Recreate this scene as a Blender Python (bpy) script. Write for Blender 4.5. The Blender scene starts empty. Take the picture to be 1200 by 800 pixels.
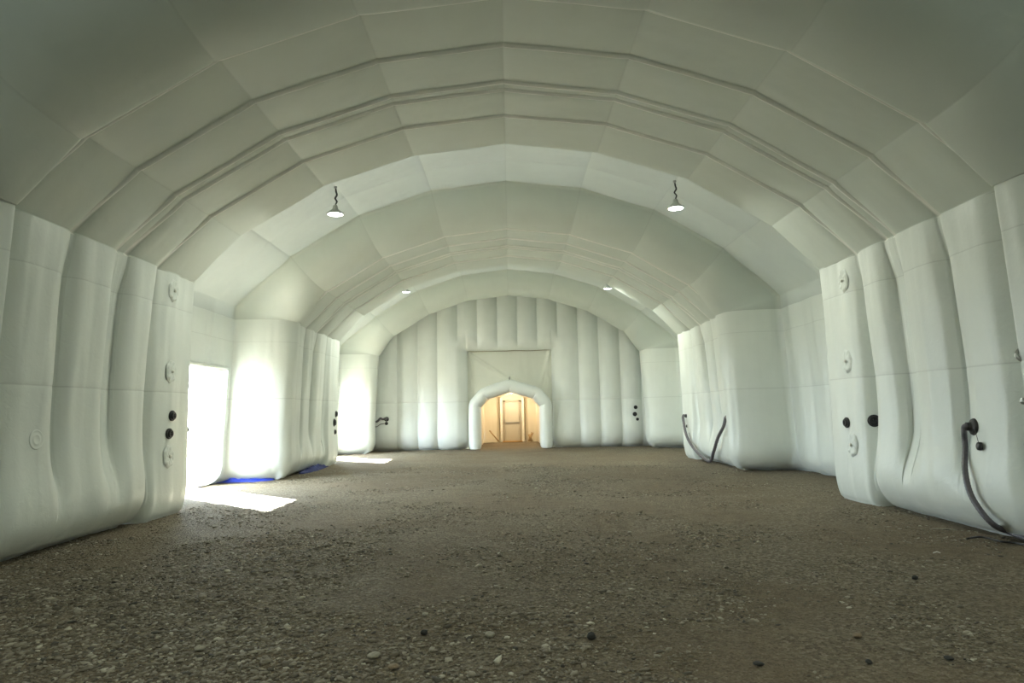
import bpy, math, random
import numpy as np
from mathutils import Vector, Matrix, noise
random.seed(4); RNG = np.random.default_rng(4)
S = bpy.context.scene
COL = S.collection
PI = math.pi

# ------------------------------------------------------------------ materials
def newmat(name):
    m = bpy.data.materials.new(name); m.use_nodes = True
    nt = m.node_tree; b = nt.nodes['Principled BSDF']
    return m, nt, b
def N(nt, t, **kw):
    n = nt.nodes.new(t)
    for k, v in kw.items():
        if k in n.inputs.keys(): n.inputs[k].default_value = v
        else: setattr(n, k, v)
    return n
def L(nt, a, b): nt.links.new(a, b)
def ramp(nt, fac, stops):
    r = nt.nodes.new('ShaderNodeValToRGB')
    e = r.color_ramp.elements
    while len(e) < len(stops): e.new(0.5)
    for i, (p, c) in enumerate(stops):
        e[i].position = p; e[i].color = (*c, 1) if len(c) == 3 else c
    L(nt, fac, r.inputs[0]); return r
def simple(name, col, rough=.5, metal=0, bump=0, scale=40):
    m, nt, b = newmat(name)
    b.inputs['Roughness'].default_value = rough; b.inputs['Metallic'].default_value = metal
    tc = N(nt, 'ShaderNodeTexCoord')
    n = N(nt, 'ShaderNodeTexNoise', Scale=scale, Detail=4.0); L(nt, tc.outputs['Object'], n.inputs['Vector'])
    r = ramp(nt, n.outputs[0], [(.3, [c * .85 for c in col]), (.7, [min(1, c * 1.1) for c in col])])
    L(nt, r.outputs[0], b.inputs['Base Color'])
    if bump:
        bp = N(nt, 'ShaderNodeBump', Strength=bump, Distance=.01)
        L(nt, n.outputs[0], bp.inputs['Height']); L(nt, bp.outputs[0], b.inputs['Normal'])
    return m

def fabric(name, col, rough, wr=1.0, glow=0):
    m, nt, b = newmat(name)
    tc = N(nt, 'ShaderNodeTexCoord')
    # large vertical wrinkles, fine scuffs, seams
    mp = N(nt, 'ShaderNodeMapping'); mp.inputs['Scale'].default_value = (3.2, 3.2, .55)
    L(nt, tc.outputs['Object'], mp.inputs[0])
    n1 = N(nt, 'ShaderNodeTexNoise', Scale=1.0, Detail=1.2, Distortion=.3); L(nt, mp.outputs[0], n1.inputs['Vector'])
    n2 = N(nt, 'ShaderNodeTexNoise', Scale=9.0, Detail=5.0, Distortion=1.2); L(nt, tc.outputs['Object'], n2.inputs['Vector'])
    n3 = N(nt, 'ShaderNodeTexNoise', Scale=1.3, Detail=4.0); L(nt, tc.outputs['Object'], n3.inputs['Vector'])
    r = ramp(nt, n3.outputs[0], [(.3, [c * .95 for c in col]), (.7, col)])
    sa = N(nt, 'ShaderNodeAttribute', attribute_name='seam')
    mx = N(nt, 'ShaderNodeMix', data_type='RGBA'); mx.inputs[7].default_value = (*[c * .62 for c in col], 1)
    L(nt, sa.outputs['Fac'], mx.inputs[0]); L(nt, r.outputs[0], mx.inputs[6])
    ta = N(nt, 'ShaderNodeAttribute', attribute_name='seam_glint')
    mt = N(nt, 'ShaderNodeMix', data_type='RGBA'); mt.inputs[7].default_value = (.93, .94, .90, 1)  # bright highlight of the raised roof seams, painted in as near-white
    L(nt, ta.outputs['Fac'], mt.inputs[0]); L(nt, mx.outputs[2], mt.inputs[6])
    L(nt, mt.outputs[2], b.inputs['Base Color'])
    rr = N(nt, 'ShaderNodeMapRange'); rr.inputs['To Min'].default_value = rough - .07; rr.inputs['To Max'].default_value = rough + .12
    L(nt, n2.outputs[0], rr.inputs[0]); L(nt, rr.outputs[0], b.inputs['Roughness'])
    b1 = N(nt, 'ShaderNodeBump', Strength=.32 * wr, Distance=.10); L(nt, n1.outputs[0], b1.inputs['Height'])
    b2 = N(nt, 'ShaderNodeBump', Strength=.16 * wr, Distance=.02); L(nt, n2.outputs[0], b2.inputs['Height'])
    L(nt, b1.outputs[0], b2.inputs['Normal']); L(nt, b2.outputs[0], b.inputs['Normal'])
    if glow:      # single-layer cloth of the wide bays lets a little daylight through
        t = N(nt, 'ShaderNodeBsdfTranslucent'); at = N(nt, 'ShaderNodeAttribute', attribute_name='thin')
        vm = N(nt, 'ShaderNodeMix', data_type='RGBA'); vm.inputs[6].default_value = (0, 0, 0, 1); vm.inputs[7].default_value = (glow * .9, glow, glow * 1.02, 1)
        L(nt, at.outputs['Fac'], vm.inputs[0]); L(nt, vm.outputs[2], t.inputs['Color'])
        ad = N(nt, 'ShaderNodeAddShader'); L(nt, b.outputs[0], ad.inputs[0]); L(nt, t.outputs[0], ad.inputs[1])
        L(nt, ad.outputs[0], nt.nodes['Material Output'].inputs[0])
    return m
M = {}
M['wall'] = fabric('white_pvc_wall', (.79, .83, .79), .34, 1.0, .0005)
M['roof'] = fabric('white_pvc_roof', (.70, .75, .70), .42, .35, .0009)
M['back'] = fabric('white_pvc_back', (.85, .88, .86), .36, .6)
M['canvas'] = fabric('cream_canvas', (.74, .75, .68), .6, .8)
M['lining'] = fabric('cream_tunnel_lining', (.80, .75, .62), .6, .6)
M['rubber'] = simple('black_rubber', (.018, .018, .02), .45)
M['black'] = simple('black_plastic', (.012, .012, .014), .35)
M['hose'] = simple('grey_hose', (.13, .12, .135), .4)
M['chrome'] = simple('dull_steel', (.45, .45, .44), .35, .9)
M['tarp'] = simple('blue_tarp', (.012, .04, .42), .6, 0, .5, 14)
M['tarpdark'] = simple('navy_tarp', (.008, .018, .12), .75, 0, .5, 14)
M['patch'] = simple('cream_patch', (.78, .77, .70), .6, 0, .4, 60)
M['lampw'] = simple('white_lamp_housing', (.7, .72, .7), .4)
M['cord'] = simple('dark_cord', (.05, .055, .05), .5)
M['door'] = simple('beige_door', (.52, .50, .42), .5)
M['frame'] = simple('door_frame', (.40, .36, .28), .5)
M['post'] = simple('white_painted_post', (.86, .85, .78), .4)
M['wood'] = simple('pale_wood', (.42, .30, .16), .6, 0, .4, 30)
M['amber'] = simple('amber_threshold', (.55, .30, .06), .5)

# translucent door skin: sun outside shines through the thin single layer in its middle
def translucent():
    m, nt, b = newmat('thin_white_skin')
    out = nt.nodes['Material Output']
    b.inputs['Base Color'].default_value = (.80, .825, .79, 1); b.inputs['Roughness'].default_value = .4
    t = N(nt, 'ShaderNodeBsdfTranslucent', Color=(.86, .88, .84, 1))
    a = N(nt, 'ShaderNodeAttribute', attribute_name='thin')
    mx = N(nt, 'ShaderNodeMixShader')
    L(nt, a.outputs['Fac'], mx.inputs[0]); L(nt, b.outputs[0], mx.inputs[1]); L(nt, t.outputs[0], mx.inputs[2])
    L(nt, mx.outputs[0], out.inputs[0])
    return m
M['thin'] = translucent()

def lens_mat(name, col, s):
    m, nt, b = newmat(name)
    b.inputs['Base Color'].default_value = (.9, .9, .9, 1)
    b.inputs['Emission Color'].default_value = (*col, 1); b.inputs['Emission Strength'].default_value = s
    return m

# dirt floor
def floor_mat():
    m, nt, b = newmat('gravel_dirt')
    tc = N(nt, 'ShaderNodeTexCoord')
    big = N(nt, 'ShaderNodeTexNoise', Scale=.45, Detail=5.0, Distortion=.6); L(nt, tc.outputs['Object'], big.inputs['Vector'])
    mid = N(nt, 'ShaderNodeTexNoise', Scale=5.0, Detail=8.0, Roughness=.7); L(nt, tc.outputs['Object'], mid.inputs['Vector'])
    vo = N(nt, 'ShaderNodeTexVoronoi', Scale=34.0); L(nt, tc.outputs['Object'], vo.inputs['Vector'])
    vo2 = N(nt, 'ShaderNodeTexVoronoi', Scale=80.0); L(nt, tc.outputs['Object'], vo2.inputs['Vector'])
    base = ramp(nt, mid.outputs[0], [(.3, (.092, .066, .038)), (.5, (.150, .110, .067)), (.72, (.22, .168, .110))])
    peb = ramp(nt, vo.outputs['Color'], [(.15, (.072, .060, .040)), (.5, (.18, .148, .103)), (.9, (.38, .35, .27))])
    peb2 = ramp(nt, vo2.outputs['Color'], [(.15, (.08, .07, .05)), (.5, (.17, .145, .10)), (.9, (.30, .27, .21))])
    mA = N(nt, 'ShaderNodeMix', data_type='RGBA')
    fA = ramp(nt, big.outputs[0], [(.40, (0.15,) * 3), (.60, (.75,) * 3)])
    L(nt, fA.outputs[0], mA.inputs[0]); L(nt, base.outputs[0], mA.inputs[6]); L(nt, peb.outputs[0], mA.inputs[7])
    mB = N(nt, 'ShaderNodeMix', data_type='RGBA'); mB.inputs[0].default_value = .35
    L(nt, mA.outputs[2], mB.inputs[6]); L(nt, peb2.outputs[0], mB.inputs[7])
    L(nt, mB.outputs[2], b.inputs['Base Color'])
    b.inputs['Roughness'].default_value = .92; b.inputs['Specular IOR Level'].default_value = .25
    h = N(nt, 'ShaderNodeMath', operation='ADD'); L(nt, vo.outputs['Distance'], h.inputs[0]); L(nt, mid.outputs[0], h.inputs[1])
    bp = N(nt, 'ShaderNodeBump', Strength=.7, Distance=.03); L(nt, h.outputs[0], bp.inputs['Height'])
    bp2 = N(nt, 'ShaderNodeBump', Strength=.5, Distance=.012); L(nt, vo2.outputs['Distance'], bp2.inputs['Height'])
    L(nt, bp.outputs[0], bp2.inputs['Normal']); L(nt, bp2.outputs[0], b.inputs['Normal'])
    return m
M['floor'] = floor_mat()
def stone_mat():
    m, nt, b = newmat('gravel_stones')
    a = N(nt, 'ShaderNodeAttribute', attribute_name='tone')
    r = ramp(nt, a.outputs['Fac'], [(0, (.055, .052, .042)), (.4, (.16, .136, .096)), (.75, (.29, .26, .20)), (1, (.48, .45, .36))])
    L(nt, r.outputs[0], b.inputs['Base Color']); b.inputs['Roughness'].default_value = .85
    return m
M['stone'] = stone_mat()
M['stonedark'] = simple('dark_stone', (.035, .036, .032), .8, 0, .6, 60)
M['stonepale'] = simple('pale_stone', (.36, .34, .27), .85, 0, .6, 60)
M['stonebrown'] = simple('brown_stone', (.26, .20, .13), .85, 0, .6, 60)

# ------------------------------------------------------------------ helpers
def link(name, me, mat=None, parent=None, smooth=True):
    if mat is not None: me.materials.append(mat)
    if smooth and len(me.polygons):
        me.polygons.foreach_set('use_smooth', [True] * len(me.polygons))
    o = bpy.data.objects.new(name, me); COL.objects.link(o)
    if parent is not None: o.parent = parent
    return o
def mesh(name, v, f, mat, parent=None, smooth=True, attrs=None):
    me = bpy.data.meshes.new(name); me.from_pydata([tuple(map(float, p)) for p in v], [], f); me.update()
    for an, vals in (attrs or {}).items():
        at = me.attributes.new(an, 'FLOAT', 'POINT'); at.data.foreach_set('value', np.asarray(vals, dtype=np.float32).ravel())
    return link(name, me, mat, parent, smooth)
def tag(o, label=None, cat=None, group=None, kind=None):
    for k, v in (('label', label), ('category', cat), ('group', group), ('kind', kind)):
        if v: o[k] = v
    return o
def empty(name, loc=(0, 0, 0), rot=None):
    o = bpy.data.objects.new(name, None); COL.objects.link(o); o.location = loc; o.empty_display_size = .1
    if rot is not None: o.rotation_mode = 'QUATERNION'; o.rotation_quaternion = rot
    return o
def struct(o): o['kind'] = 'structure'; return o
def copy_tree(o, parent=None):
    c = o.copy(); COL.objects.link(c)
    if parent is not None: c.parent = parent
    for ch in list(o.children): copy_tree(ch, c)
    return c

class MB:
    def __init__(s): s.v = []; s.f = []
    def add(s, v, f):
        b = len(s.v); s.v += [tuple(p) for p in v]; s.f += [tuple(i + b for i in q) for q in f]
    def box(s, x0, x1, y0, y1, z0, z1, be=.006):
        # box with chamfered vertical/horizontal edges: 3 nested rings
        xs = (x0, x1); 
        b = min(be, (x1 - x0) * .3, (y1 - y0) * .3, (z1 - z0) * .3)
        P = []
        for z, i in ((z0, b), (z0 + b, 0), (z1 - b, 0), (z1, b)):
            P.append([(x0 + i + b, y0 + i, z), (x1 - i - b, y0 + i, z), (x1 - i, y0 + i + b, z), (x1 - i, y1 - i - b, z),
                      (x1 - i - b, y1 - i, z), (x0 + i + b, y1 - i, z), (x0 + i, y1 - i - b, z), (x0 + i, y0 + i + b, z)])
        v = [p for r in P for p in r]; f = [tuple(range(7, -1, -1)), tuple(range(24, 32))]
        for k in range(3):
            for j in range(8):
                f.append((k * 8 + j, k * 8 + (j + 1) % 8, k * 8 + 8 + (j + 1) % 8, k * 8 + 8 + j))
        s.add(v, f)
    def lathe(s, prof, n=24, axis='z'):
        # prof: (r, h)
        v = []; f = []
        for r, h in prof:
            for k in range(n):
                a = 2 * PI * k / n
                v.append((r * math.cos(a), r * math.sin(a), h))
        for i in range(len(prof) - 1):
            for k in range(n):
                f.append((i * n + k, i * n + (k + 1) % n, i * n + n + (k + 1) % n, i * n + n + k))
        s.add(v, f)
    def tube(s, pts, r, n=10, ribs=0, cap=True):
        pts = [Vector(p) for p in pts]; v = []; f = []
        up = Vector((0, 0, 1)); prev = None; m = len(pts)
        for i, p in enumerate(pts):
            t = (pts[min(i + 1, m - 1)] - pts[max(i - 1, 0)]).normalized()
            if prev is None:
                a = up if abs(t.z) < .9 else Vector((1, 0, 0)); nn = (a - t * a.dot(t)).normalized()
            else: nn = (prev - t * prev.dot(t)).normalized()
            prev = nn; bb = t.cross(nn)
            rr = r[i] if isinstance(r, (list, tuple)) else r
            if ribs and i % 2: rr *= ribs
            for k in range(n):
                a = 2 * PI * k / n; q = p + nn * (math.cos(a) * rr) + bb * (math.sin(a) * rr); v.append(q)
        for i in range(m - 1):
            for k in range(n):
                f.append((i * n + k, i * n + (k + 1) % n, i * n + n + (k + 1) % n, i * n + n + k))
        if cap: f.append(tuple(range(n - 1, -1, -1))); f.append(tuple(range((m - 1) * n, m * n)))
        s.add(v, f)
    def build(s, name, mat, parent=None, smooth=True, attrs=None):
        return mesh(name, s.v, s.f, mat, parent, smooth, attrs)
def spline(pts, n=12):
    P = [Vector(p) for p in pts]; P = [P[0] * 2 - P[1]] + P + [P[-1] * 2 - P[-2]]; out = []
    for i in range(1, len(P) - 2):
        for k in range(n):
            t = k / n; a, b, c, d = P[i - 1], P[i], P[i + 1], P[i + 2]
            out.append(.5 * ((2 * b) + (c - a) * t + (2 * a - 5 * b + 4 * c - d) * t * t + (3 * b - a - 3 * c + d) * t ** 3))
    out.append(P[-2]); return out
def autosmooth(o, deg=35):
    me = o.data; me.polygons.foreach_set('use_smooth', [True] * len(me.polygons))
    try: me.set_sharp_from_angle(angle=math.radians(deg))
    except Exception: pass
    return o

# ------------------------------------------------------------------ tent hull
VX = [(5.55, 3.97), (4.76, 4.80), (3.28, 5.69), (1.66, 6.22), (0.0, 6.41)]   # eave ... ridge
BASE = 5.76
OW, ORF = 1.20, .80           # how far the wide bays stand back (wall, roof)
# rings along the depth axis
CELLS = [(-3.6, -2.4), (-2.4, -1.2), (-1.2, .2), (.2, 1.65)], [(7.5, 8.6), (8.6, 9.62), (9.62, 9.86), (9.86, 10.75), (10.75, 12.0)], \
        [(17.72, 18.75), (18.75, 19.6), (19.6, 19.85), (19.85, 20.95), (20.95, 22.35)]
TUBES = [7.2, 17.45, 27.95]
EDGES = [1.65, 12.0, 22.35]
ENDY = 29.75
def lerp(a, b, t): return a + (b - a) * t
def sst(a, b, x):
    t = max(0, min(1, (x - a) / (b - a))); return t * t * (3 - 2 * t)

# profile rows: dict(yw, ow, yr, orf, c) ; c = crease depth factor on walls, kind
ROWS = []; ROWGLINT = {}
def row(yw, ow, yr, orr, cw=0., cr=0., rec=0., ph=0., seam=0.): ROWS.append((yw, ow, yr, orr, cw, cr, rec, ph, seam))
def cells(cs, amp_w=.16, amp_r=.022):
    for ci, (a, b) in enumerate(cs):
        for dy, h in ((-.05, 0), (-.035, .028), (-.018, .045), (.0, .052), (.016, .045), (.032, .02)):
            ROWGLINT[len(ROWS)] = 1.0 if h > .001 else 0  # raised seam rows get the painted highlight
            row(a + dy, 0, a + dy, -h, amp_w * .95, amp_r * .95, 0, 0, 0)
        w = b - a; n = max(10, int(w / .045))
        last = ci == len(cs) - 1
        small = w < .4
        for k in range(n):
            u = k / n; 
            # dense near the ends
            u = .5 - .5 * math.cos(u * PI) if not small else u
            u = u * (1 - .10 / w) + .045 / w
            s = abs(2 * u - 1)
            c = s ** 4 if not small else s ** 2 * .8
            cwall = s ** 4.5 if not small else .9
            if last and u > .5: c *= .15; cwall *= .0
            y = lerp(a, b, u)
            sm = 0
            row(y, 0, y, 0, amp_w * cwall, amp_r * c, 0, u, sm)
def edge(y):
    # rounded shoulder, then straight back to the wide bay
    for k in range(1, 9):
        a = k / 8 * PI / 2; R = .17; Rr = .05
        ROWGLINT[len(ROWS)] = 1.0 if k > 2 else 0
        row(y - R + R * math.sin(a) + .05, R - R * math.cos(a), y - Rr + Rr * math.sin(a), Rr - Rr * math.cos(a))
    for k in range(1, 13):
        t = k / 13
        row(y + .05 + .03 * math.sin(t * PI), lerp(.17, OW, t), y + .02 * t, lerp(.05, ORF, t), 0, 0, t)
def recess(y0, y1w, y1r):
    n = 90
    for k in range(n + 1):
        t = k / n
        rip = .035 * abs(math.sin(t * PI * 4)) ** .8
        rip2 = .045 * abs(math.sin(t * PI * 3)) ** .7
        corner = .10 * (1 - t) ** 8
        row(lerp(y0 + .05, y1w, t), OW - rip - corner, lerp(y0 + .02, y1r, t), ORF - rip2, 0, 0, 1, t)
def tube(yt, Bw=.72, Br=1.15, A=.2, back=.14, out=None, AR=.06):
    n = 26
    for k in range(1, n + 1):
        a = k / n * PI / 2
        s, c = math.sin(a), math.cos(a)
        e = .78
        row(yt - Bw * c ** e, OW - (OW + A) * s ** e, yt - Br * c ** e, ORF - (ORF + AR) * s ** e, 0, 0, min(.88, .02 + (1 - s)), 0)
    for k in range(1, 11):
        a = k / 10 * PI / 2
        if out is None:
            row(yt + back * math.sin(a), -A + (A + .12) * (1 - math.cos(a)), yt + back * math.sin(a), -AR + (AR + .03) * (1 - math.cos(a)), 0, 0, 0, 0)
        else:
            row(yt + .5 * math.sin(a), -A + (A + OW) * (1 - math.cos(a)), yt + .5 * math.sin(a), -AR + (AR + ORF) * (1 - math.cos(a)), 0, 0, 0, 0)
cells(CELLS[0]); edge(EDGES[0]); recess(EDGES[0] + .02, TUBES[0] - .72, TUBES[0] - 1.15); tube(TUBES[0], A=.24, AR=.2)
cells(CELLS[1]); edge(EDGES[1]); recess(EDGES[1] + .02, TUBES[1] - .72, TUBES[1] - 1.15); tube(TUBES[1])
cells(CELLS[2]); edge(EDGES[2]); recess(EDGES[2] + .02, TUBES[2] - .72, TUBES[2] - 1.15); tube(TUBES[2], out=1)
row(ENDY, OW, ENDY, ORF)

# left wall openings: (y0, y1, thin panel end)
TOPZ = 2.72
OPEN = [(14.30, 15.85, 16.42), (25.0, 26.55, 27.0)]

def wall_x(r, z, y):
    """inward face of a wall: distance from the centre line"""
    yw, ow, yr, orr, cw, cr, rec, ph, sm = r
    x = lerp(BASE, VX[0][0], (z / VX[0][1]) ** 1.1 if z > 0 else 0)
    fade = sst(.30, 1.25, z)
    if rec < .9 and any(e - 1.3 < yw < e + .1 for e in EDGES): x -= .15 * max(0, 1 - z / 3.97) ** 1.2 * sst(0, .15, yw - min(EDGES, key=lambda e: abs(e - yw)) + 1.25)
    if 7.45 < yw < 10.74:      # these cells swell a little further in than the end column
        x -= (.03 + .11 * math.exp(-((z - .55) / .8) ** 2)) * sst(10.74, 10.5, yw) * sst(7.45, 7.8, yw)
    x += cw * fade * (1 - .55 * sst(3.3, 3.97, z))
    # swollen lower edge tucked under at the ground
    k = 1 - rec * .5
    col = .35 if (rec == 0 and any(e - 1.2 < yw < e + .1 for e in EDGES)) else 1.0
    x -= .05 * k * math.exp(-((z - .5) / .4) ** 2) * col
    zc = max(z, 0)
    if zc < .42: x += .30 * col * (1 - math.sqrt(max(0, 1 - (1 - zc / .42) ** 2)))
    # seams pinch in
    for sz, d in ((2.02, .006), (3.42, .004)):
        x += d * math.exp(-abs(z - sz) / .045)
    return x + ow
def wall_pt(side, ri, z):
    r = ROWS[ri]; y = r[0]
    # slanting folds: creases wander a little as they come down
    x = wall_x(r, z, y)
    nz = noise.noise(Vector((y * 2.6 + side * 9, z * .35, side * 3.1)))
    n2 = noise.noise(Vector((y * 6.5, z * .6, side * 7.7 + 4)))
    x += .030 * nz * (1 if r[4] or r[6] else .5) + .012 * n2 * sst(.2, 1.0, z)
    wander = .05 * noise.noise(Vector((y * .9, z * .55, side * 5.))) * sst(3.9, 2.6, z) * sst(.1, .7, z) * (1 if 0 < r[7] < 1 and r[6] == 0 else 0)
    # vertical pleats of the last part above the wide-bay seam
    # front faces of the big tubes tuck under at the ground too
    if 0 < r[6] < .9 and any(t - 1.0 < y < t + .01 for t in TUBES):
        zc = max(z, 0); g = sst(.2, .5, r[6] + .25)
        y += g * (.55 * (1 - math.sqrt(max(0, 1 - (1 - min(zc, .6) / .6) ** 2))))
    return (side * x, y + wander, z)
zs = sorted(set([round(v, 4) for v in [-.09] + list(np.linspace(0, .5, 14)) + list(np.linspace(.5, 3.97, 52)) + [TOPZ, 1.985, 2.005, 2.02, 2.035, 2.055, 3.39, 3.41, 3.42, 3.43, 3.45]]))
def seam_z(z): return 1.0 if abs(z - 2.02) < .006 else (.7 if abs(z - 3.42) < .006 else 0.)

def hull_wall(side, name):
    v = []; f = []; sm = []; nz = len(zs); th = [1.0 if r[6] >= .9 else 0.0 for r in ROWS for _ in zs]
    for ri in range(len(ROWS)):
        for z in zs:
            v.append(wall_pt(side, ri, z)); sm.append(max(seam_z(z) * .55, ROWS[ri][8] * .6))
    for ri in range(len(ROWS) - 1):
        ym = (ROWS[ri][0] + ROWS[ri + 1][0]) / 2
        for k in range(nz - 1):
            zm = (zs[k] + zs[k + 1]) / 2
            if side < 0 and zm < TOPZ and ROWS[ri][6] == 1 and any(a < ym < c for a, b, c in OPEN): continue
            a = ri * nz + k
            q = (a, a + nz, a + nz + 1, a + 1)
            f.append(q if side < 0 else q[::-1])
    return struct(mesh(name, v, f, M['wall'], None, True, {'seam': sm, 'thin': th}))
hull_wall(-1, 'wall_left'); hull_wall(1, 'wall_right')

# roof
secs = []   # (x, z, nx, nz, w, seam)
full = [(-x, z) for x, z in VX] + [(x, z) for x, z in VX[:-1][::-1]]
def mitre(i):
    if i == 0: return (-1.0, .25)
    if i == len(full) - 1: return (1.0, .25)
    out = []
    for a, b in ((i - 1, i), (i, i + 1)):
        dx, dz = full[b][0] - full[a][0], full[b][1] - full[a][1]; l = math.hypot(dx, dz); out.append((-dz / l, dx / l))
    nx, nz_ = out[0][0] + out[1][0], out[0][1] + out[1][1]; l = math.hypot(nx, nz_); nx /= l; nz_ /= l
    c = nx * out[0][0] + nz_ * out[0][1]; return (nx / c, nz_ / c)
MT = [mitre(i) for i in range(len(full))]
for i in range(len(full) - 1):
    Lg = math.hypot(full[i + 1][0] - full[i][0], full[i + 1][1] - full[i][1])
    ts = [0, .012, .03, .07] + list(np.linspace(.12, .88, 7)) + [.93, .97, .988]
    for t in ts:
        x, z = lerp(full[i][0], full[i + 1][0], t), lerp(full[i][1], full[i + 1][1], t)
        nx, nz_ = lerp(MT[i][0], MT[i + 1][0], t), lerp(MT[i][1], MT[i + 1][1], t)
        w = 1.0
        if i == 0: w = sst(0, 1, t)
        if i == len(full) - 2: w = sst(1, 0, t)
        g = 1.0 if t == 0 else 0.0
        gd = .006 * math.exp(-min(t, 1 - t) * Lg / .04) 
        secs.append((x, z, nx, nz_, w, g if i else 0, gd, i, t))
secs.append((full[-1][0], full[-1][1], MT[-1][0], MT[-1][1], 0.0, 0, .02, 7, 1.))
def roof():
    v = []; f = []; sm = []; tp = []; th = []; ns = len(secs)
    for ri_, r in enumerate(ROWS):
        tp += [ROWGLINT.get(ri_, 0)] * ns; th += [1.0 if r[6] >= .9 and r[7] < .97 and ROWS[min(ri_ + 3, len(ROWS) - 1)][6] > .9 else 0.0] * ns
        yw, ow, yr, orr, cw, cr, rec, ph, s0 = r
        for (x, z, nx, nz_, w, g, gd, i, t) in secs:
            y = lerp(yw, yr, w)
            # wall crease depth must close at the eave
            wx = wall_x(r, 3.97, yw) - VX[0][0] if w == 0 else 0
            o_w = (wx if w == 0 else ow + cw * .45)
            if w == 0:
                sd = -1 if x < 0 else 1
                nzv = noise.noise(Vector((yw * 2.6 + sd * 9, 3.97 * .35, sd * 3.1))); n2 = noise.noise(Vector((yw * 6.5, 3.97 * .6, sd * 7.7 + 4)))
                X = sd * (wall_x(r, 3.97, yw) + .030 * nzv * (1 if r[4] or r[6] else .5) + .012 * n2)
                v.append((X, yw, z)); sm.append(.5); continue
            o = lerp(o_w, orr + cr, w)
            zz = z
            o += gd * (1 if w == 1 else .6)
            o += .012 * noise.noise(Vector((x * .8, y * .9, 3))) + .005 * noise.noise(Vector((x * 1.7, y * 5, 8)))
            yy = y + .012 * noise.noise(Vector((x * .5, y * .9, 11))) * (1 if rec == 0 else 0)
            # lift of the eave corner in wide bays
            fz = 1.0
            v.append((x + nx * o, yy, z + nz_ * o)); sm.append(max(g * .22, s0 * .15))
    for ri in range(len(ROWS) - 1):
        for k in range(ns - 1):
            a = ri * ns + k; f.append((a, a + 1, a + ns + 1, a + ns))
    return struct(mesh('ceiling', v, f, M['roof'], None, True, {'seam': sm, 'seam_glint': tp, 'thin': th}))
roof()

def wx_at(side, y, z):
    """wall surface distance at depth y (narrow cells only)"""
    best = min(range(len(ROWS)), key=lambda i: abs(ROWS[i][0] - y) + (5 if ROWS[i][6] > 0 else 0))
    return abs(wall_pt(side, best, z)[0])
def wall_frame(side, y, z, lift=0.0):
    """location + rotation with local +Z pointing out of the wall into the hall"""
    e = .06
    best = sorted(range(len(ROWS)), key=lambda i: abs(ROWS[i][0] - y) + (5 if ROWS[i][6] > 0 else 0))[0]
    a, b = max(best - 2, 0), min(best + 2, len(ROWS) - 1)
    pa, pb = Vector(wall_pt(side, a, z)), Vector(wall_pt(side, b, z))
    pu, pd = Vector(wall_pt(side, best, z + e)), Vector(wall_pt(side, best, z - e))
    n = (pb - pa).cross(pu - pd).normalized()
    if n.x * side > 0: n = -n
    p = Vector(wall_pt(side, best, z)); p = Vector((p.x, p.y, z))
    up = (Vector((0, 0, 1)) - n * n.z).normalized(); xx = up.cross(n)
    R = Matrix((xx, up, n)).transposed()
    return p + n * lift, R.to_quaternion()

# thin translucent panels next to the openings (child of the left wall)
WL = bpy.data.objects['wall_left']
for (a, b, c) in OPEN:
    idx = [i for i in range(len(ROWS)) if ROWS[i][6] == 1 and b - .06 < ROWS[i][0] < c + .06]
    zz = [z for z in zs if z <= TOPZ + 1e-6]; v = []; f = []; th = []
    for i in idx:
        for z in zz:
            v.append(wall_pt(-1, i, z)); y = ROWS[i][0]
            e = min((c - y) / .5, (TOPZ - z) / .45, z / .3)
            th.append(.75 * sst(0, 1, e))
    n = len(zz)
    for i in range(len(idx) - 1):
        for k in range(n - 1):
            q = i * n + k; f.append((q, q + n, q + n + 1, q + 1))
    mesh('door_skin', v, f, M['thin'], WL, True, {'thin': th})
    # rolled fabric jambs and head of the opening
    mb = MB(); X = -(BASE + OW - .06)
    mb.tube([(X - .12 - .0 * z, a, z) for z in np.linspace(0.0, TOPZ + .05, 10)], .09, 12)
    mb.tube([(X + .1, yy, TOPZ + .03) for yy in np.linspace(a - .05, c + .05, 14)], .05, 12)
    mb.build('door_roll', M['wall'], WL)

# ------------------------------------------------------------------ back wall
BY = 29.35
bx_low = [-7.6, -5.86, -4.83, -3.95, -3.11, -1.83]; bx_low_r = [1.83, 2.97, 3.85, 4.75, 5.64, 7.6]
bx_up = [-7.6, -5.86, -4.83, -3.95, -3.11, -2.23, -1.37, -.5, .37, 1.22, 2.09, 2.97, 3.85, 4.75, 5.64, 7.6]
DW, DZ = 1.83, 4.22
def cellh(x, bs, amp):
    for a, b in zip(bs[:-1], bs[1:]):
        if a <= x <= b:
            u = abs(2 * (x - a) / (b - a) - 1); return amp * (1 - u ** 2.4)
    return 0
def back_y(x, z):
    up = cellh(x, bx_up, .17)
    if abs(x) < DW: lo = up
    else: lo = cellh(x, bx_low if x < 0 else bx_low_r, .17)
    t = sst(4.55, 5.1, z - .25 * (abs(x) > 2.6))
    d = lerp(lo, up, t)
    if abs(x) <= DW + .01: e = z - DZ
    elif z < DZ: e = abs(x) - DW
    else: e = math.hypot(abs(x) - DW, z - DZ) if abs(x) > DW else z - DZ
    R = .45
    if e < R: d = d * sst(0, .5, e) + 0; d -= .28 * (1 - math.sqrt(max(0, 1 - (1 - max(e, 0) / R) ** 2)))
    if z < .5: d -= .38 * (1 - math.sqrt(max(0, 1 - (1 - max(z, 0) / .5) ** 2)))
    d += .1 * math.exp(-((z - .75) / .5) ** 2)
    d -= .02 * math.exp(-abs(z - 2.02) / .04)
    d += .02 * noise.noise(Vector((x * 1.5, z * .4, 2)))
    return BY - d
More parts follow.
